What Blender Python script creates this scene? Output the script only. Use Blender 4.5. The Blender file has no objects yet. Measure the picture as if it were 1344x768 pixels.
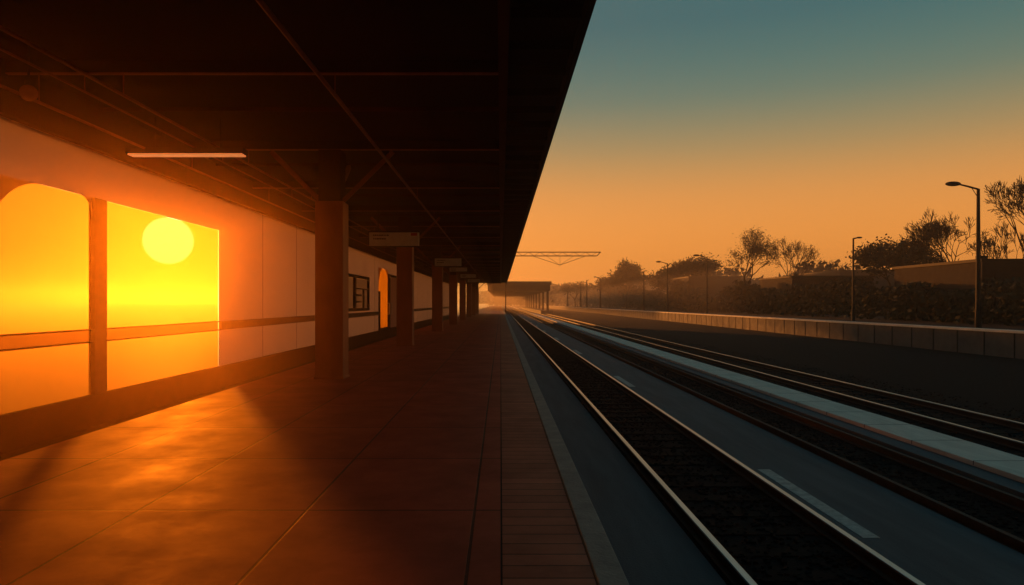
import bpy, math, random
from mathutils import Vector, noise, Quaternion
random.seed(7)
sc=bpy.context.scene
H=1.6; F=900.0
SUN=Vector((-436/900,1,82/900)).normalized()

# ---------------- materials
def new_mat(n):
    m=bpy.data.materials.new(n); m.use_nodes=True
    nt=m.node_tree; b=nt.nodes['Principled BSDF']; return m,nt,b
def mat(n,c1,c2=None,scale=3,rough=.7,bump=.0,metal=0,spec=.5,stretch=(1,1,1),bs=40):
    m,nt,b=new_mat(n)
    c2=c2 or tuple(x*.7 for x in c1)
    g=nt.nodes.new('ShaderNodeNewGeometry'); mp=nt.nodes.new('ShaderNodeMapping'); mp.inputs['Scale'].default_value=stretch
    nt.links.new(g.outputs['Position'],mp.inputs[0])
    no=nt.nodes.new('ShaderNodeTexNoise'); no.inputs['Scale'].default_value=scale; no.inputs['Detail'].default_value=8; no.inputs['Roughness'].default_value=.65
    nt.links.new(mp.outputs[0],no.inputs['Vector'])
    r=nt.nodes.new('ShaderNodeValToRGB'); r.color_ramp.elements[0].position=.35; r.color_ramp.elements[1].position=.68
    r.color_ramp.elements[0].color=(*c2,1); r.color_ramp.elements[1].color=(*c1,1)
    nt.links.new(no.outputs[0],r.inputs[0]); nt.links.new(r.outputs[0],b.inputs['Base Color'])
    b.inputs['Roughness'].default_value=rough; b.inputs['Metallic'].default_value=metal
    b.inputs['Specular IOR Level'].default_value=spec
    if bump:
        n2=nt.nodes.new('ShaderNodeTexNoise'); n2.inputs['Scale'].default_value=bs; n2.inputs['Detail'].default_value=4
        nt.links.new(g.outputs['Position'],n2.inputs['Vector'])
        bp=nt.nodes.new('ShaderNodeBump'); bp.inputs['Strength'].default_value=bump; bp.inputs['Distance'].default_value=.03
        nt.links.new(n2.outputs[0],bp.inputs['Height']); nt.links.new(bp.outputs[0],b.inputs['Normal'])
    return m
def brick_mat(n,c1,c2,mort,bw,rh,ms,rough,offset=0,bumpd=.004,off=(0,0,0),spec=.5):
    m,nt,b=new_mat(n); b.inputs['Specular IOR Level'].default_value=spec
    g=nt.nodes.new('ShaderNodeNewGeometry'); mp=nt.nodes.new('ShaderNodeMapping'); mp.inputs['Location'].default_value=off
    nt.links.new(g.outputs['Position'],mp.inputs[0])
    t=nt.nodes.new('ShaderNodeTexBrick'); t.offset=offset; t.inputs['Scale'].default_value=1
    t.inputs['Color1'].default_value=(*c1,1); t.inputs['Color2'].default_value=(*c2,1); t.inputs['Mortar'].default_value=(*mort,1)
    t.inputs['Brick Width'].default_value=bw; t.inputs['Row Height'].default_value=rh; t.inputs['Mortar Size'].default_value=ms; t.inputs['Mortar Smooth'].default_value=.2
    nt.links.new(mp.outputs[0],t.inputs['Vector'])
    no=nt.nodes.new('ShaderNodeTexNoise'); no.inputs['Scale'].default_value=1.3; no.inputs['Detail'].default_value=9; no.inputs['Roughness'].default_value=.7
    nt.links.new(g.outputs['Position'],no.inputs['Vector'])
    mr=nt.nodes.new('ShaderNodeMapRange'); mr.inputs[1].default_value=.3; mr.inputs[2].default_value=.7; mr.inputs[3].default_value=.68; mr.inputs[4].default_value=1.18
    nt.links.new(no.outputs[0],mr.inputs[0])
    mx=nt.nodes.new('ShaderNodeVectorMath'); mx.operation='SCALE'
    nt.links.new(t.outputs['Color'],mx.inputs[0]); nt.links.new(mr.outputs[0],mx.inputs['Scale']); nt.links.new(mx.outputs[0],b.inputs['Base Color'])
    r2=nt.nodes.new('ShaderNodeMapRange'); r2.inputs[1].default_value=.3; r2.inputs[2].default_value=.7; r2.inputs[3].default_value=rough+.1; r2.inputs[4].default_value=rough-.07
    nt.links.new(no.outputs[0],r2.inputs[0]); nt.links.new(r2.outputs[0],b.inputs['Roughness'])
    n2=nt.nodes.new('ShaderNodeTexNoise'); n2.inputs['Scale'].default_value=25; nt.links.new(g.outputs['Position'],n2.inputs['Vector'])
    ad=nt.nodes.new('ShaderNodeMath'); ad.operation='MULTIPLY_ADD'; ad.inputs[1].default_value=-1
    nt.links.new(t.outputs['Fac'],ad.inputs[0]); 
    sm=nt.nodes.new('ShaderNodeMath'); sm.operation='MULTIPLY'; sm.inputs[1].default_value=.25; nt.links.new(n2.outputs[0],sm.inputs[0]); nt.links.new(sm.outputs[0],ad.inputs[2])
    bp=nt.nodes.new('ShaderNodeBump'); bp.inputs['Strength'].default_value=.6; bp.inputs['Distance'].default_value=bumpd
    nt.links.new(ad.outputs[0],bp.inputs['Height']); nt.links.new(bp.outputs[0],b.inputs['Normal'])
    return m
def trans_mat(n,cd,ct,ft,ctr,ftr,scale=.8):
    m=bpy.data.materials.new(n); m.use_nodes=True; nt=m.node_tree; nt.nodes.clear()
    o=nt.nodes.new('ShaderNodeOutputMaterial')
    d=nt.nodes.new('ShaderNodeBsdfDiffuse'); t=nt.nodes.new('ShaderNodeBsdfTranslucent'); tr=nt.nodes.new('ShaderNodeBsdfTransparent')
    d.inputs[0].default_value=(*cd,1); t.inputs[0].default_value=(*ct,1); tr.inputs[0].default_value=(*ctr,1)
    g=nt.nodes.new('ShaderNodeNewGeometry'); no=nt.nodes.new('ShaderNodeTexNoise'); no.inputs['Scale'].default_value=scale; no.inputs['Detail'].default_value=6
    nt.links.new(g.outputs['Position'],no.inputs['Vector'])
    mr=nt.nodes.new('ShaderNodeMapRange'); mr.inputs[1].default_value=.3; mr.inputs[2].default_value=.7; mr.inputs[3].default_value=ft*.85; mr.inputs[4].default_value=min(1,ft*1.12)
    nt.links.new(no.outputs[0],mr.inputs[0])
    a=nt.nodes.new('ShaderNodeMixShader'); nt.links.new(mr.outputs[0],a.inputs[0]); nt.links.new(d.outputs[0],a.inputs[1]); nt.links.new(t.outputs[0],a.inputs[2])
    b=nt.nodes.new('ShaderNodeMixShader'); b.inputs[0].default_value=ftr; nt.links.new(a.outputs[0],b.inputs[1]); nt.links.new(tr.outputs[0],b.inputs[2])
    nt.links.new(b.outputs[0],o.inputs[0]); return m
def emis(n,c,s):
    m,nt,b=new_mat(n); b.inputs['Base Color'].default_value=(*c,1); b.inputs['Emission Color'].default_value=(*c,1); b.inputs['Emission Strength'].default_value=s; return m

M_floor=brick_mat('floor_slabs',(.46,.085,.045),(.38,.07,.038),(.06,.014,.01),1.3,1.76,.012,.6,0,.005,(.2,-.02,0),.25)
M_pave=brick_mat('edge_brick',(.5,.16,.09),(.36,.11,.06),(.1,.035,.02),.553,.19,.008,.65,0,.006,spec=.3)
M_coping=mat('coping_stone',(.3,.36,.34),(.2,.25,.24),4,.7,.3)
M_conc=mat('track_concrete',(.12,.15,.17),(.075,.1,.12),1.2,.8,.4,spec=.25,stretch=(3,.3,1))
M_conc2=mat('pale_concrete',(.8,.8,.7),(.6,.6,.52),2,.7,.3,stretch=(3,.6,1))
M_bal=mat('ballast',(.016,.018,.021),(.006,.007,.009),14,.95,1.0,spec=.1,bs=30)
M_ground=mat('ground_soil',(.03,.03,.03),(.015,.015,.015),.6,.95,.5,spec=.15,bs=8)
M_rail=mat('rail_steel',(.6,.62,.62),(.42,.44,.44),6,.3,0,metal=.9,stretch=(1,.1,1))
M_rust=mat('rail_rust',(.06,.035,.025),(.03,.02,.015),9,.8,.2)
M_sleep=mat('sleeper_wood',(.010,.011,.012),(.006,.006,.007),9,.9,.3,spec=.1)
M_paint=mat('worn_white_paint',(.6,.65,.62),(.3,.34,.34),9,.7,.1)
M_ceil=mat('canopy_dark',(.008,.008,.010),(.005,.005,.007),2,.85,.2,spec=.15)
M_beam=mat('beam_steel',(.27,.075,.026),(.16,.045,.018),5,.55,.1)
M_col=mat('column_paint',(.38,.10,.04),(.27,.07,.03),3,.55,.15,stretch=(1,1,.4))
M_dark=mat('dark_metal',(.022,.022,.024),(.014,.014,.015),6,.7,spec=.25)
M_frame=mat('frame_metal',(.10,.04,.02),(.06,.022,.013),6,.6)
M_skirt=mat('skirting_dark',(.05,.018,.012),(.035,.012,.008),3,.85,.2,spec=.2)
M_wall=trans_mat('wall_panel',(.40,.32,.31),(.54,.42,.38),.40,(1,1,1),.0)
M_glass=trans_mat('sunlight_tint_glazing',(.5,.25,.04),(1,.45,.04),.92,(1,.63,.13),.66)  # golden colour of the sunlight put into the glass tint
M_dglass=trans_mat('door_glow_glazing',(.5,.25,.06),(1,.6,.1),.92,(1,.75,.2),.22)  # orange doorway glow put into the tint; dense, to hold back sun
M_clear_rail=trans_mat('see_through_rail',(.2,.08,.02),(.4,.16,.03),.6,(.5,.25,.05),.5)  # dado rail made see-through here so its shadow stays faint
M_white=mat('sign_white',(.75,.78,.75),(.6,.63,.6),4,.5)
M_red=mat('sign_red',(.5,.04,.02),None,4,.5)
M_ink=mat('sign_ink',(.05,.05,.06),None,4,.6)
M_tube=emis('lamp_tube',(1,.3,.08),.6)
M_bark=mat('bark',(.035,.028,.022),(.018,.015,.012),8,.9,spec=.2)
M_leaf=mat('foliage',(.045,.045,.02),(.022,.025,.012),1.2,.85,spec=.15)
M_build=mat('dark_brick_building',(.04,.035,.035),(.025,.022,.022),2,.9,.2,spec=.15)
M_globe=mat('globe_glass',(.6,.25,.1),None,3,.15)
M_farwall=brick_mat('wall_panels',(.5,.53,.5),(.42,.45,.43),(.1,.1,.1),1.0,2.6,.03,.8)

# ---------------- mesh helpers
def link(o,parent=None):
    sc.collection.objects.link(o)
    if parent: o.parent=parent
    return o
def group(n):
    e=bpy.data.objects.new(n,None); e.empty_display_size=.3; return link(e)
class MB:
    def __init__(s): s.v=[];s.f=[];s.m=[]
    def box(s,x0,x1,y0,y1,z0,z1,mi=0):
        b=len(s.v); s.v+=[(x,y,z) for z in(z0,z1) for y in(y0,y1) for x in(x0,x1)]
        for q in((0,2,3,1),(4,5,7,6),(0,1,5,4),(2,6,7,3),(0,4,6,2),(1,3,7,5)):
            s.f.append([b+i for i in q]); s.m.append(mi)
    def poly(s,pts,mi=0):
        b=len(s.v); s.v+=[tuple(p) for p in pts]; s.f.append(list(range(b,b+len(pts)))); s.m.append(mi)
    def tube(s,p,q,r0,r1=None,n=6,mi=0,cap=True):
        r1=r0 if r1 is None else r1
        p=Vector(p);q=Vector(q);d=(q-p)
        if d.length<1e-6:return
        d.normalize(); u=d.orthogonal().normalized(); w=d.cross(u); b=len(s.v)
        for c,r in((p,r0),(q,r1)):
            for i in range(n):
                a=2*math.pi*i/n; s.v.append(tuple(c+u*math.cos(a)*r+w*math.sin(a)*r))
        for i in range(n):
            j=(i+1)%n; s.f.append([b+i,b+j,b+n+j,b+n+i]); s.m.append(mi)
        if cap:
            s.f.append([b+i for i in range(n)][::-1]);s.m.append(mi);s.f.append([b+n+i for i in range(n)]);s.m.append(mi)
    def obj(s,n,mats,parent=None,bevel=0,smooth=False):
        me=bpy.data.meshes.new(n); me.from_pydata(s.v,[],s.f)
        if not isinstance(mats,(list,tuple)): mats=[mats]
        for m in mats: me.materials.append(m)
        me.polygons.foreach_set('material_index',s.m)
        if smooth: me.polygons.foreach_set('use_smooth',[True]*len(s.f))
        me.update(); o=bpy.data.objects.new(n,me); link(o,parent)
        if bevel:
            b=o.modifiers.new('b','BEVEL'); b.width=bevel; b.segments=2; b.limit_method='ANGLE'
        return o
def box(n,x0,x1,y0,y1,z0,z1,m,parent=None,bevel=0):
    b=MB(); b.box(x0,x1,y0,y1,z0,z1); return b.obj(n,m,parent,bevel)

# ---------------- ground
b=MB(); b.poly([(-40,-60,-1.0),(2500,-60,-1.0),(2500,4000,-1.0),(-40,4000,-1.0)]); b.obj('ground',M_ground)
m,nt,bs=new_mat('sky_reflecting_ground'); bs.inputs['Base Color'].default_value=(.3,.15,.06,1); bs.inputs['Roughness'].default_value=.66; bs.inputs['Specular IOR Level'].default_value=.6  # wetness invented: glossy so the ground returns golden sky glow
g=nt.nodes.new('ShaderNodeNewGeometry'); n=nt.nodes.new('ShaderNodeTexNoise'); n.inputs['Scale'].default_value=1.5; n.inputs['Detail'].default_value=5
nt.links.new(g.outputs['Position'],n.inputs['Vector']); bp=nt.nodes.new('ShaderNodeBump'); bp.inputs['Strength'].default_value=.25; bp.inputs['Distance'].default_value=.05
nt.links.new(n.outputs[0],bp.inputs['Height']); nt.links.new(bp.outputs[0],bs.inputs['Normal'])
b=MB(); b.poly([(-2500,-60,-.99),(-7.6,-60,-.99),(-7.6,4000,-.99),(-2500,4000,-.99)]); b.obj('glow_reflector_ground',m)  # outside ground serving as added reflector below the horizon

# ---------------- left platform
WX=-7.15; PE=-5.07; L0=-8; L1=112
plat=group('station_platform')
box('floor_slab',PE,0,L0,420,-1.1,0,M_floor,plat)
box('edge_paving',.012,.553,L0,420,-1.1,.0,M_pave,plat)
box('edge_coping',.556,.73,L0,420,-.25,.012,M_coping,plat,.008)
box('platform_face',.5531,.68,L0,420,-1.1,-.25,M_conc,plat)
box('joint',0,.012,L0,420,-1.1,-.006,M_dark,plat)
box('channel',WX-.1,PE,L0,L1,-1.1,-.55,M_skirt,plat)

# ---------------- left wall
wall=group('platform_screen_wall')
ZT=4.3
w=MB()
def ws(y0,y1,z0,z1): w.poly([(WX,y0,z0),(WX,y1,z0),(WX,y1,z1),(WX,y0,z1)])
A0,A1,B0,B1,ZP=9.5,12.0,12.38,17.4,3.45
ws(L0,A0,0,ZT); ws(A0,B1,ZP,ZT)
def arch(y0,r,zp,sgn=1):
    pts=[(WX,y0,zp)]+[(WX,y0+sgn*(r-r*math.cos(t)),zp-r+r*math.sin(t)) for t in [i*math.pi/2/14 for i in range(15)]]
    w.poly(pts)
arch(A0,1.2,ZP); arch(A1,.35,ZP,-1)
W0,W1,WZ0,WZ1=31.3,36.8,1.36,2.84
D0,D1,DZ=40.2,47.5,3.7
ws(B1,W0,0,ZT); ws(W0,W1,0,WZ0); ws(W0,W1,WZ1,ZT); ws(W1,D0,0,ZT); ws(D0,D1,DZ,ZT); ws(D1,L1,0,ZT)
arch(D0,1.4,DZ); arch(D0+3.4,1.4,DZ,-1); ws(D0+3.4,D1,3.45,DZ)
w.obj('wall_panels',M_wall,wall)
b=MB()
for z0,z1 in((0,.92),(1.14,ZP)): b.poly([(WX-.02,A0,z0),(WX-.02,B1,z0),(WX-.02,B1,z1),(WX-.02,A0,z1)])
b.obj('glazing',M_glass,wall)
b=MB(); b.poly([(WX-.02,A0,.92),(WX-.02,B1,.92),(WX-.02,B1,1.14),(WX-.02,A0,1.14)]); b.obj('see_through_rail',M_clear_rail,wall)
b=MB()
b.box(WX-.06,WX+.05,A1,B0,0,ZP)
b.box(WX+.002,WX+.07,L0,A0,.92,1.14); b.box(WX+.002,WX+.07,B1,W0-.2,.92,1.14); b.box(WX+.002,WX+.07,W0-.2,D0-.15,.9,1.12); b.box(WX+.002,WX+.07,D1+.15,L1,.92,1.14)
b.box(WX-.03,WX+.05,A0,A1,1.125,1.15); b.box(WX-.03,WX+.05,B0,B1,1.125,1.15); b.box(WX-.03,WX+.05,A0,A1,.91,.935); b.box(WX-.03,WX+.05,B0,B1,.91,.935)
b.obj('dado_rail',M_frame,wall,.006)
b=MB()
for y in (20.6,24,27.6,38.9,51,55,59,63,67,72,77,82,88,94,100,106): b.box(WX+.001,WX+.008,y,y+.012,1.14,ZT); b.box(WX+.001,WX+.008,y,y+.012,0,.92)
b.obj('panel_joints',M_frame,wall)
box('base_skirt',WX-.06,WX+.06,L0,L1,-1.1,.0,M_skirt,wall)
win=group('wall_window')
b=MB()
t=.15
b.box(WX-.03,WX+.1,W0-t,W1+t,WZ1,WZ1+t);b.box(WX-.03,WX+.1,W0-t,W1+t,WZ0-t,WZ0);b.box(WX-.03,WX+.1,W0-t,W0,WZ0,WZ1);b.box(WX-.03,WX+.1,W1,W1+t,WZ0,WZ1)
b.box(WX-.03,WX+.08,33.3,33.65,WZ0,WZ1); b.box(WX-.03,WX+.06,33.65,W1,2.3,2.36); b.box(WX-.03,WX+.06,35.6,35.75,WZ0,2.3)
b.obj('frame',M_dark,win,.02)
box('pane',WX-.04,WX-.02,W0,W1,WZ0,WZ1,trans_mat('pane',(.35,.33,.32),(.5,.42,.38),.4,(1,1,1),.1),win)
b=MB()
for zz in (1.62,1.95): b.box(WX-.015,WX+.0,34.1,35.3,zz,zz+.1)
b.obj('notice_cards',M_frame,win)
door=group('platform_door')
b=MB()
b.box(WX-.05,WX+.1,D0+3.4,D0+3.75,0,3.45);b.box(WX-.05,WX+.1,D1-.2,D1+.1,0,3.5);b.box(WX-.05,WX+.08,D0+3.75,D1-.2,3.3,3.45)
b.box(WX-.05,WX+.1,D0-.05,D0+.1,0,2.3); b.box(WX-.02,WX+.08,D0+.1,D0+3.4,0,.12)
b.obj('frame',M_dark,door,.03)
box('door_glass',WX-.05,WX-.04,D0,D0+3.4,.0,DZ,M_dglass,door)
box('door_leaf',WX-.05,WX-.03,D0+3.75,D1-.2,.0,3.3,M_wall,door)
b=MB(); b.tube((WX+.16,43.1,.9),(WX+.16,43.1,1.6),.03); b.tube((WX+.16,44.2,.9),(WX+.16,44.2,1.6),.03)
b.tube((WX,44.2,.9),(WX+.16,44.2,.9),.02);b.tube((WX,44.2,1.6),(WX+.16,44.2,1.6),.02);b.tube((WX,43.1,.9),(WX+.16,43.1,.9),.02);b.tube((WX,43.1,1.6),(WX+.16,43.1,1.6),.02)
b.obj('handles',M_rail,door)

# ---------------- canopy
can=group('platform_canopy')
XR=1.03; ZC=4.85
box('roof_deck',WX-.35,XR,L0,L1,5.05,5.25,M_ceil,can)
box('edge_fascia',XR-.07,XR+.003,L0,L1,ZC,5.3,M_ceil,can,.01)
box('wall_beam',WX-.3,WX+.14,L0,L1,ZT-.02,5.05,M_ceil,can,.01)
b=MB()
b.box(.02,.05,L0,L1,4.82,5.05); b.box(-.03,.1,L0,L1,4.79,4.82); 
b.obj('longitudinal_beam',M_skirt,can)
b=MB(); c=MB(); y=4.87-4.8
while y<L1:
    c.box(WX+.14,.02,y,y+.02,4.87,5.05); b.box(WX+.14,.02,y-.025,y+.045,4.85,4.868); y+=4.83
b.obj('cross_beam_flanges',M_beam,can); c.obj('cross_beam_webs',M_ceil,can)
b=MB(); y=2.4
while y<L1:
    b.box(WX+.14,.02,y,y+.03,4.98,5.05); y+=4.83
b.obj('purlins',M_skirt,can)
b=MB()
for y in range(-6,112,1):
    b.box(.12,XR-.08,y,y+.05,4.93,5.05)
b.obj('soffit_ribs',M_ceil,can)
b=MB()
for x,z,rr in((-2.35,4.55,.03),(-5.35,4.55,.025),(-5.9,4.6,.018),(-6.55,4.45,.025)):
    b.tube((x,L0,z),(x,L1,z),rr,n=8)
    yy=0.07
    while yy<L1: b.tube((x,yy,z),(x,yy,4.85),.01,n=4); yy+=4.83
b.obj('service_pipes',M_beam,can,smooth=False)
COLS=[14.4,25.7,39,52,65,78,91,104]
for y in COLS:
    c=group('platform_column')
    b=MB(); b.box(-3.9,-3.31,y,y+.55,.0,3.75); b.obj('shaft',M_col,c,.02)
    b=MB(); b.box(-3.92,-3.29,y-.02,y+.57,0,.06); b.obj('base_plate',M_col,c,.01)
    b=MB(); b.box(-3.84,-3.37,y+.05,y+.5,3.75,4.84); b.obj('neck',M_skirt,c,.01)
    b=MB()
    for (p,q) in (((-3.37,y+.27,3.78),(-2.3,y+.27,4.84)),((-3.84,y+.27,3.78),(-4.9,y+.27,4.84)),((-3.6,y+.5,3.85),(-3.6,y+1.9,4.84))):
        b.tube(p,q,.065,n=4)
    b.obj('diagonal_braces',M_beam,c)

fl=group('fluorescent_lamp')
b=MB(); b.box(-6.9,-4.73,12.6,12.85,4.36,4.46); b.tube((-6.4,12.72,4.46),(-6.4,12.72,5.05),.012);b.tube((-5.2,12.72,4.46),(-5.2,12.72,5.05),.012)
b.obj('housing',M_dark,fl,.01)
box('diffuser',-6.87,-4.76,12.62,12.83,4.33,4.36,M_tube,fl,.008)
gl=group('globe_lamp')
bpy.ops.mesh.primitive_uv_sphere_add(segments=24,ring_count=16,radius=.11,location=(-6.33,9.2,4.42)); o=bpy.context.object; o.name='globe'; o.data.materials.append(M_globe); o.parent=gl
for p in o.data.polygons:p.use_smooth=True
b=MB(); b.tube((-6.33,9.2,4.52),(-6.33,9.2,5.05),.015); b.tube((-6.33,9.2,4.5),(-6.33,9.2,4.58),.05,n=10); b.obj('stem',M_dark,gl)

def sign(y,xa,xb,z0,z1,red=False):
    s=group('hanging_sign')
    b=MB(); b.box(xa,xb,y,y+.14,z0,z1); b.obj('lightbox',M_white,s,.015)
    b=MB(); b.box(xa-.03,xb+.03,y-.01,y+.15,z1,z1+.04); b.box(xa-.03,xb+.03,y-.01,y+.15,z0-.03,z0)
    b.tube((xa+.3,y+.07,z1+.04),(xa+.3,y+.07,4.9),.02); b.tube((xb-.3,y+.07,z1+.04),(xb-.3,y+.07,4.9),.02); b.obj('hangers',M_dark,s)
    b=MB(); W=xb-xa; 
    rr=random.Random(3)
    for k,zz in enumerate((z1-.13,z1-.25)):
        x=xa+W*.08
        while x<xa+W*(.4-.08*k):
            l=rr.uniform(.03,.08); b.box(x,x+l,y-.004,y-.001,zz,zz+.05); x+=l+.02
    b.obj('lettering',M_ink,s)
    if red: box('red_tab',xb-.28,xb-.06,y-.006,y-.001,z1-.12,z1-.02,M_red,s)
sign(24,-4.6,-2.86,3.6,4.08,True); sign(37.5,-3.6,-2.15,3.62,4.05); sign(51,-3.8,-2.5,3.95,4.25); sign(64,-3.75,-2.3,3.95,4.3); sign(77,-3.7,-2.3,3.95,4.3)

# ---------------- tracks
tb=group('track_bed')
Y1=900
box('near_slab',.7,2.05,L0,Y1,-1.2,-.95,M_conc,tb)
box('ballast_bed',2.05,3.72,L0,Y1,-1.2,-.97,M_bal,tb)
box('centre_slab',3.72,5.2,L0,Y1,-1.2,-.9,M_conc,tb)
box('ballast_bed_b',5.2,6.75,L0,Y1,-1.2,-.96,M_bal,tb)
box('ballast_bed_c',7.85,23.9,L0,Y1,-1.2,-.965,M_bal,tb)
box('divider_kerb_base',6.55,7.85,L0,Y1,-1.2,-.78,M_conc,tb)
box('divider_kerb_cap',6.9,7.8,L0,Y1,-.779,-.7,M_conc2,tb,.01)
b=MB()
y=L0
while y<160: b.box(6.898,7.802,y,y+.012,-.76,-.698); y+=1.5
b.obj('kerb_joints',M_dark,tb)
b=MB(); y=7.3
while y<300:
    b.box(3.86,4.04,y,y+3,-.9,-.896); y+=13.2
b.obj('painted_dashes',M_paint,tb)
for i,xs in enumerate(((2.17,3.61),(5.3,6.42),(9.05,10.49))):
    t=group('railway_track')
    b=MB(); bb=MB()
    for x in xs:
        b.box(x-.035,x+.035,L0,Y1,-.835,-.81)
        bb.box(x-.032,x+.032,L0,Y1,-.86,-.8351); bb.box(x-.01,x+.01,L0,Y1,-.93,-.86); bb.box(x-.075,x+.075,L0,Y1,-.945,-.93)
    b.obj('rail_heads',M_rail if i!=1 else M_rust,t,.006); bb.obj('rail_webs',M_rust,t)
    b=MB(); y=L0
    while y<140:
        j=random.uniform(-.03,.03)
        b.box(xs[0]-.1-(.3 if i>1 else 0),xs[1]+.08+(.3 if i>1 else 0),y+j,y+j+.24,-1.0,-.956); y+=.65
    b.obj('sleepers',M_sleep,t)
st=MB(); rnd=random.Random(5)
for k in range(14000):
    y=3+ (rnd.random()**1.6)*45
    x=rnd.choice([rnd.uniform(2.25,3.55),rnd.uniform(5.4,6.35),rnd.uniform(7.95,12.5)])
    s=rnd.uniform(.015,.035); z=-.965
    b0=len(st.v)
    for dz in(0,1):
        for a in range(4):
            an=a*math.pi/2+rnd.random(); st.v.append((x+math.cos(an)*s,y+math.sin(an)*s,z+dz*s*rnd.uniform(.6,1.1)-.003))
    for q in((0,1,5,4),(1,2,6,5),(2,3,7,6),(3,0,4,7),(4,5,6,7)): st.f.append([b0+i for i in q]); st.m.append(0)
st.obj('ballast_stones',M_bal,tb)

# ---------------- far platform, right
fp=group('opposite_platform')
box('retaining_wall',24,24.3,L0,Y1,-1.1,.2,M_farwall,fp)
box('coping',23.9,24.6,L0,Y1,.2,.32,M_conc2,fp,.01)
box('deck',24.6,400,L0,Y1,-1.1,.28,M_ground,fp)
b=MB()
for k in range(0,110): b.box(23.97,23.999,8+k*2.0,8.04+k*2.0,-1,.2)
b.obj('pilaster_joints',M_dark,fp)

def lamp(px,ptop,X,kind=0,s=1):
    Y=F*X/(px-657); zt=H+(398-ptop)*Y/F; s*=max(1,Y/75)
    g=group('street_lamp'); b=MB()
    b.tube((X,Y,.28),(X,Y,1.2),.13*s,.11*s,10); b.tube((X,Y,1.2),(X,Y,zt),.1*s,.06*s,10)
    b.obj('pole',M_dark,g)
    b=MB()
    L=1.1; a=.05*max(1,s*.8)
    if kind==0:
        b.tube((X,Y,zt-.02),(X-.5*L,Y,zt+.13),a,a,8); b.tube((X-.5*L,Y,zt+.13),(X-L,Y,zt+.26),a,a*.8,8)
        b.tube((X,Y,zt-.5),(X-.35,Y,zt+.05),.02,n=5)
    else: b.tube((X,Y,zt-.02),(X+.3,Y,zt+.05),a,a,8)
    b.obj('arm',M_dark,g)
    bpy.ops.mesh.primitive_uv_sphere_add(segments=16,ring_count=10,radius=1,location=(X-L-.25 if kind==0 else X+.45,Y,zt+(.27 if kind==0 else .06)))
    o=bpy.context.object; o.name='lamp_head'; o.scale=((.42,.17,.13) if kind==0 else(.22,.12,.07)); o.data.materials.append(M_dark); o.parent=g
lamp(1284,248,25.6,s=1.3); lamp(1120,313,26.5,1); lamp(928,338,26); lamp(876,346,25.6); lamp(845,356,26,1); lamp(788,365,25.6)
lamp(770,368,25.6,1); lamp(762,371,25.6,1); lamp(745,375,25.6)

def building(name,x0,x1,y0,y1,zt):
    g=group(name); box('walls',x0,x1,y0,y1,.28,zt,M_build,g)
    box('parapet',x0-.12,x1+.12,y0-.12,y1+.12,zt,zt+.22,M_dark,g,.02)
    b=MB(); b.box(x0+.6,x0+1.1,y0+1,y0+1.5,zt+.22,zt+.5)
    n=max(2,int((x1-x0)/2.4))
    for i in range(n):
        x=x0+(i+.5)*(x1-x0)/n; b.box(x-.5,x+.5,y0-.03,y0-.002,zt-1.7,zt-.7)
    b.obj('windows_and_vent',M_dark,g)
building('brick_building',31.6,45,45,55,4.3); building('brick_building',34,43.5,80,90,4.6); building('brick_building',30.2,38.5,110,122,5.7); building('brick_building',47,60,95,108,6)

# ---------------- vegetation
def tree(name,px,ptop,Y,wpx,seed,depth=6,leaf=0,ls=.16,trunk=.3,spread=.55):
    R=random.Random(seed); X=(px-657)*Y/F; ht=H+(398-ptop)*Y/F-.28; wd=wpx*Y/F
    segs=[];tips=[]
    def br(p,d,L,r,k):
        n=2; q=p
        for i in range(n):
            d2=(d+Vector((R.uniform(-1,1),R.uniform(-1,1),R.uniform(-.4,.8)))*.16).normalized()
            q2=q+d2*L/n; segs.append((q,q2,r*(1-.18*i),r*(1-.18*(i+1)),k)); q=q2; d=d2
        if k<=2: tips.append(q)
        if k==0: return
        for c in range(3):
            ax=d.orthogonal().normalized(); ax.rotate(Quaternion(d,R.uniform(0,6.28)))
            d3=(d*(1-spread*.4)+ax*R.uniform(spread*.5,spread*1.3)+Vector((0,0,.12))).normalized()
            br(q,d3,L*R.uniform(.62,.86),r*.6,k-1)
    br(Vector((0,0,0)),Vector((0,0,1)),1.0*trunk/.3,.075,depth)
    zs=max(s[1].z for s in segs); xs=[s[1].x for s in segs]; cx=(max(xs)+min(xs))/2; ww=max(xs)-min(xs)
    sx=wd/ww; sz=ht/zs
    tf=lambda p:Vector((X+(p.x-cx*min(1,p.z/zs))*sx,Y+p.y*sx,.28+p.z*sz))
    g=group(name); b=MB()
    for p,q,r0,r1,k in segs:
        b.tube(tf(p),tf(q),max(.017,r0*sz*.8),max(.013,r1*sz*.8),7 if k>3 else 3,cap=False)
    b.obj('trunk_and_limbs',M_bark,g)
    if leaf:
        b=MB()
        for t in tips:
            t=tf(t)
            for i in range(leaf):
                c=t+Vector((R.gauss(0,1),R.gauss(0,1),R.gauss(0,.8)))*ls*2.2
                u=Vector((R.gauss(0,1),R.gauss(0,1),R.gauss(0,1))).normalized(); v=u.orthogonal().normalized(); s=ls*R.uniform(.5,1.1)
                b.poly([c-u*s,c-v*s*.6,c+u*s,c+v*s*.6])
        b.obj('leaves',M_leaf,g)
tree('deciduous_tree',983,297,85,74,1,6,3,.12)
tree('bare_tree',1043,313,90,76,2,6,1,.1)
tree('bare_tree',1105,341,100,36,3,5,1,.1)
tree('leafy_tree',1175,317,62,92,4,6,9,.16,.22)
tree('bare_tree',1258,268,55,110,5,7)
tree('bare_tree',1312,288,60,80,15,6)
tree('bare_tree',1350,230,46,110,6,7)
tree('leafy_tree',907,339,120,70,8,6,7,.26,.2)
tree('leafy_tree',822,344,160,40,9,6,6,.28,.25)
tree('leafy_tree',868,356,140,36,10,5,8,.3,.2)
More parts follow.
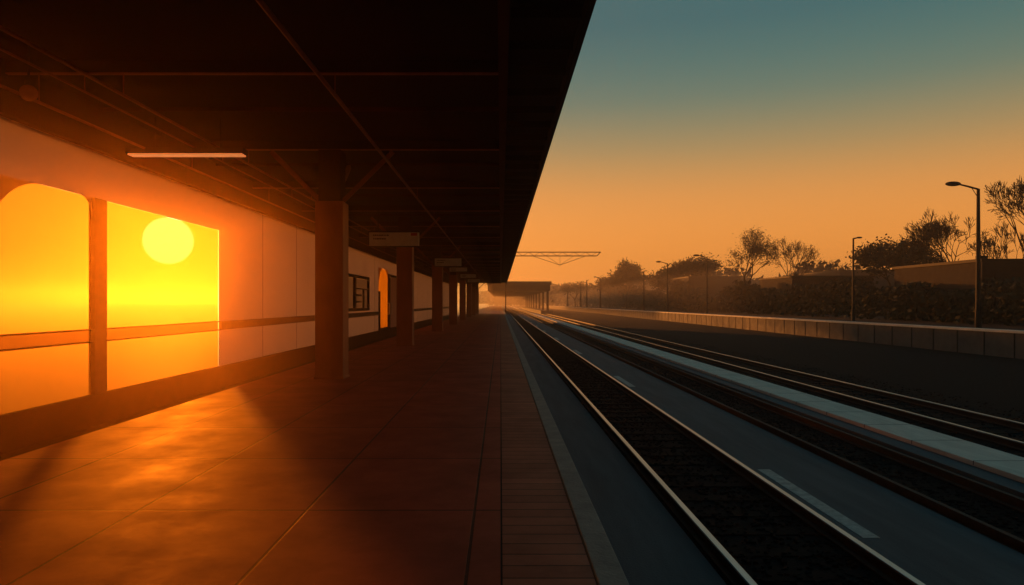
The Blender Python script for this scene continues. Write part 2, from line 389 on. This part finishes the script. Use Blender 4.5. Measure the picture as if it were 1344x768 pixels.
tree('leafy_tree',800,364,190,28,11,5,8,.35,.2)
tree('bare_tree',755,372,240,30,12,5,4,.35,.2)

def thicket(name,path,seed,n,ls):
    R=random.Random(seed); b=MB()
    for i in range(len(path)-1):
        a=path[i];c=path[i+1]
        for k in range(n):
            t=R.random(); x=a[0]+(c[0]-a[0])*t; y=a[1]+(c[1]-a[1])*t; h=a[2]+(c[2]-a[2])*t; w=a[3]+(c[3]-a[3])*t
            h*= .68+.7*noise.noise(Vector((x*.45,y*.12,seed)))+.3*noise.noise(Vector((x*1.5,y*.5,seed+3)))
            z=.28+h*(R.random()**.55); x+=R.uniform(-1,1)*w*(1-.4*(z/h if h>0 else 0)); y+=R.uniform(-1,1)*w
            u=Vector((R.gauss(0,1),R.gauss(0,1),R.gauss(0,1))).normalized(); v=u.orthogonal().normalized(); s=ls*R.uniform(.5,1.2)*(1+y/150)
            p=Vector((x,y,z)); b.poly([p-u*s,p-v*s*.7,p+u*s,p+v*s*.7])
    b.obj(name,M_leaf)
thicket('hedge',[(30,34,2.8,1.2),(30.5,60,3.4,1.3),(31,85,4.0,1.4),(30,110,4.6,1.5),(31,150,6,2),(34,220,8,3),(36,340,10,5)],1,6000,.17)
thicket('distant_tree_line',[(60,95,7,4),(52,160,9,5),(40,300,12,8),(10,520,12,10),(-20,560,10,10)],2,3500,.4)

# ---------------- far canopy over island platform
fc=group('far_station_canopy')
box('roof_slab',-3,11.6,160,300,4.5,5.9,M_build,fc,.05); box('roof_edge',-3.2,11.9,159.8,300.2,5.9,6.7,M_dark,fc,.05)
box('island_platform',9.3,12,158,305,-1.1,-.1,M_conc,fc)
b=MB()
for i in range(9):
    y=161+i*17; b.box(10.8,11.3,y,y+.5,-.1,4.5)
b.obj('columns',M_build,fc)

ga=group('signal_gantry')
Yg=120; k=Yg/F; zt=H+67*k; zb=H+62*k; xa=.9; xb=131*k
b=MB()
b.tube((xa,Yg,0),(xa,Yg,zt+.3),.1,.09,8)
for yy in(Yg-.4,Yg+.4):
    b.tube((xa,yy,zt),(xb,yy,zt),.06,n=5); b.tube((xa,yy,zb),(xb-.6,yy,zb),.06,n=5); b.tube((xb,yy,zt),(xb-.6,yy,zb),.05,n=5)
    n=16
    for i in range(n):
        x=xa+(xb-.6-xa)*i/n; x2=xa+(xb-.6-xa)*(i+1)/n
        b.tube((x,yy,zb if i%2 else zt),(x2,yy,zt if i%2 else zb),.03,n=4)
for i in range(0,17,2):
    x=xa+(xb-.6-xa)*i/16; b.tube((x,Yg-.4,zt),(x,Yg+.4,zt),.03,n=4)
zap=H+50*k; xm=78*k
b.tube((42*k,Yg,zb),(xm,Yg,zap),.045,n=5); b.tube((112*k,Yg,zb),(xm,Yg,zap),.045,n=5); b.tube((60*k,Yg,zb),(xm,Yg,zap),.03,n=5); b.tube((96*k,Yg,zb),(xm,Yg,zap),.03,n=5); b.tube((xm,Yg,zb),(xm,Yg,zap-.3),.03,n=5)
b.obj('truss',M_rust,ga)

# ---------------- haze
def haze(name,dims,dens,an,col):
    b=MB(); b.box(*dims); hz=b.obj(name,M_dark)
    m=bpy.data.materials.new(name); m.use_nodes=True; nt=m.node_tree; nt.nodes.clear()
    o=nt.nodes.new('ShaderNodeOutputMaterial'); v=nt.nodes.new('ShaderNodeVolumeScatter'); v.inputs['Density'].default_value=dens; v.inputs['Anisotropy'].default_value=an; v.inputs['Color'].default_value=(*col,1)
    nt.links.new(v.outputs[0],o.inputs['Volume']); hz.data.materials.clear(); hz.data.materials.append(m)
haze('haze',(-500,600,-60,1000,-1.3,14),.0015,.78,(1,.88,.75))
haze('ground_mist',(25,500,80,900,.29,6),.0035,.6,(1,.88,.75))
haze('added_horizon_glow',(-450,-8.5,-20,900,-.98,1.25),.022,.7,(1,.8,.5))  # mist bank added to soften the horizon and make it glow
haze('added_canopy_glow',(WX+.2,-1.2,-7,110,-.5,4.8),.0065,.86,(1,.68,.46))  # extra reddish haze added to strengthen sun glow under the canopy

# ---------------- world
wd=bpy.data.worlds.new('World'); sc.world=wd; wd.use_nodes=True; nt=wd.node_tree; nt.nodes.clear()
N=nt.nodes.new; Lk=nt.links.new
out=N('ShaderNodeOutputWorld'); tc=N('ShaderNodeTexCoord'); sep=N('ShaderNodeSeparateXYZ'); Lk(tc.outputs['Generated'],sep.inputs[0])
rp=N('ShaderNodeValToRGB'); Lk(sep.outputs['Z'],rp.inputs[0]); rp.color_ramp.interpolation='B_SPLINE'
st=[(0,(.72,.21,.03)),(.08,(.88,.30,.045)),(.15,(.76,.30,.065)),(.21,(.38,.26,.10)),(.28,(.11,.19,.145)),(.37,(.05,.135,.142)),(1,(.02,.085,.12))]
e=rp.color_ramp.elements; e[0].position=0;e[0].color=(*st[0][1],1);e[1].position=1;e[1].color=(*st[-1][1],1)
for p,c in st[1:-1]:
    x=e.new(p); x.color=(*c,1)
mr=N('ShaderNodeMapRange'); mr.inputs[1].default_value=-.6; mr.inputs[2].default_value=.6; mr.inputs[3].default_value=.3; mr.inputs[4].default_value=1; Lk(sep.outputs['Y'],mr.inputs[0])
sc1=N('ShaderNodeVectorMath'); sc1.operation='SCALE'; Lk(rp.outputs[0],sc1.inputs[0]); Lk(mr.outputs[0],sc1.inputs['Scale'])
dt=N('ShaderNodeVectorMath'); dt.operation='DOT_PRODUCT'; Lk(tc.outputs['Generated'],dt.inputs[0]); dt.inputs[1].default_value=SUN
mx0=N('ShaderNodeMath'); mx0.operation='MAXIMUM'; mx0.inputs[1].default_value=0; Lk(dt.outputs['Value'],mx0.inputs[0])
cur=sc1.outputs[0]
def lobe(pw,c):
    global cur
    p=N('ShaderNodeMath'); p.operation='POWER'; p.inputs[1].default_value=pw; Lk(mx0.outputs[0],p.inputs[0])
    s=N('ShaderNodeVectorMath'); s.operation='SCALE'; s.inputs[0].default_value=c; Lk(p.outputs[0],s.inputs['Scale'])
    a=N('ShaderNodeVectorMath'); a.operation='ADD'; Lk(cur,a.inputs[0]); Lk(s.outputs[0],a.inputs[1]); cur=a.outputs[0]
lobe(40,(.2,.08,.0)); lobe(220,(.2,.34,.0))
dm=N('ShaderNodeMapRange'); dm.inputs[1].default_value=math.cos(math.radians(1.80)); dm.inputs[2].default_value=math.cos(math.radians(1.66)); Lk(dt.outputs['Value'],dm.inputs[0])
s=N('ShaderNodeVectorMath'); s.operation='SCALE'; s.inputs[0].default_value=(1.2,1.3,1.5); Lk(dm.outputs[0],s.inputs['Scale'])
a=N('ShaderNodeVectorMath'); a.operation='ADD'; Lk(cur,a.inputs[0]); Lk(s.outputs[0],a.inputs[1]); cur=a.outputs[0]
bg=N('ShaderNodeBackground'); Lk(cur,bg.inputs[0]); bg.inputs[1].default_value=1
sk=N('ShaderNodeTexSky'); sk.sky_type='NISHITA'; sk.sun_disc=False; sk.sun_elevation=math.asin(SUN.z); sk.sun_rotation=math.atan2(SUN.x,SUN.y)
b2=N('ShaderNodeBackground'); Lk(sk.outputs[0],b2.inputs[0]); b2.inputs[1].default_value=.004
ad=N('ShaderNodeAddShader'); Lk(bg.outputs[0],ad.inputs[0]); Lk(b2.outputs[0],ad.inputs[1]); Lk(ad.outputs[0],out.inputs[0])

ld=bpy.data.lights.new('sun','SUN'); ld.energy=5; ld.angle=math.radians(2.5); ld.color=(1,.28,.04)
lo=bpy.data.objects.new('sun',ld); link(lo); lo.rotation_euler=SUN.to_track_quat('Z','Y').to_euler()

cd=bpy.data.cameras.new('camera'); co=bpy.data.objects.new('camera',cd); link(co)
co.location=(0,0,H); co.rotation_euler=(math.radians(90),0,0); cd.sensor_width=36; cd.lens=36*F/1344; cd.shift_x=15/1344; cd.shift_y=14/1344
cd.clip_start=.05; cd.clip_end=6000; sc.camera=co
sc.view_settings.view_transform='Standard'; sc.view_settings.look='None'; sc.view_settings.exposure=0
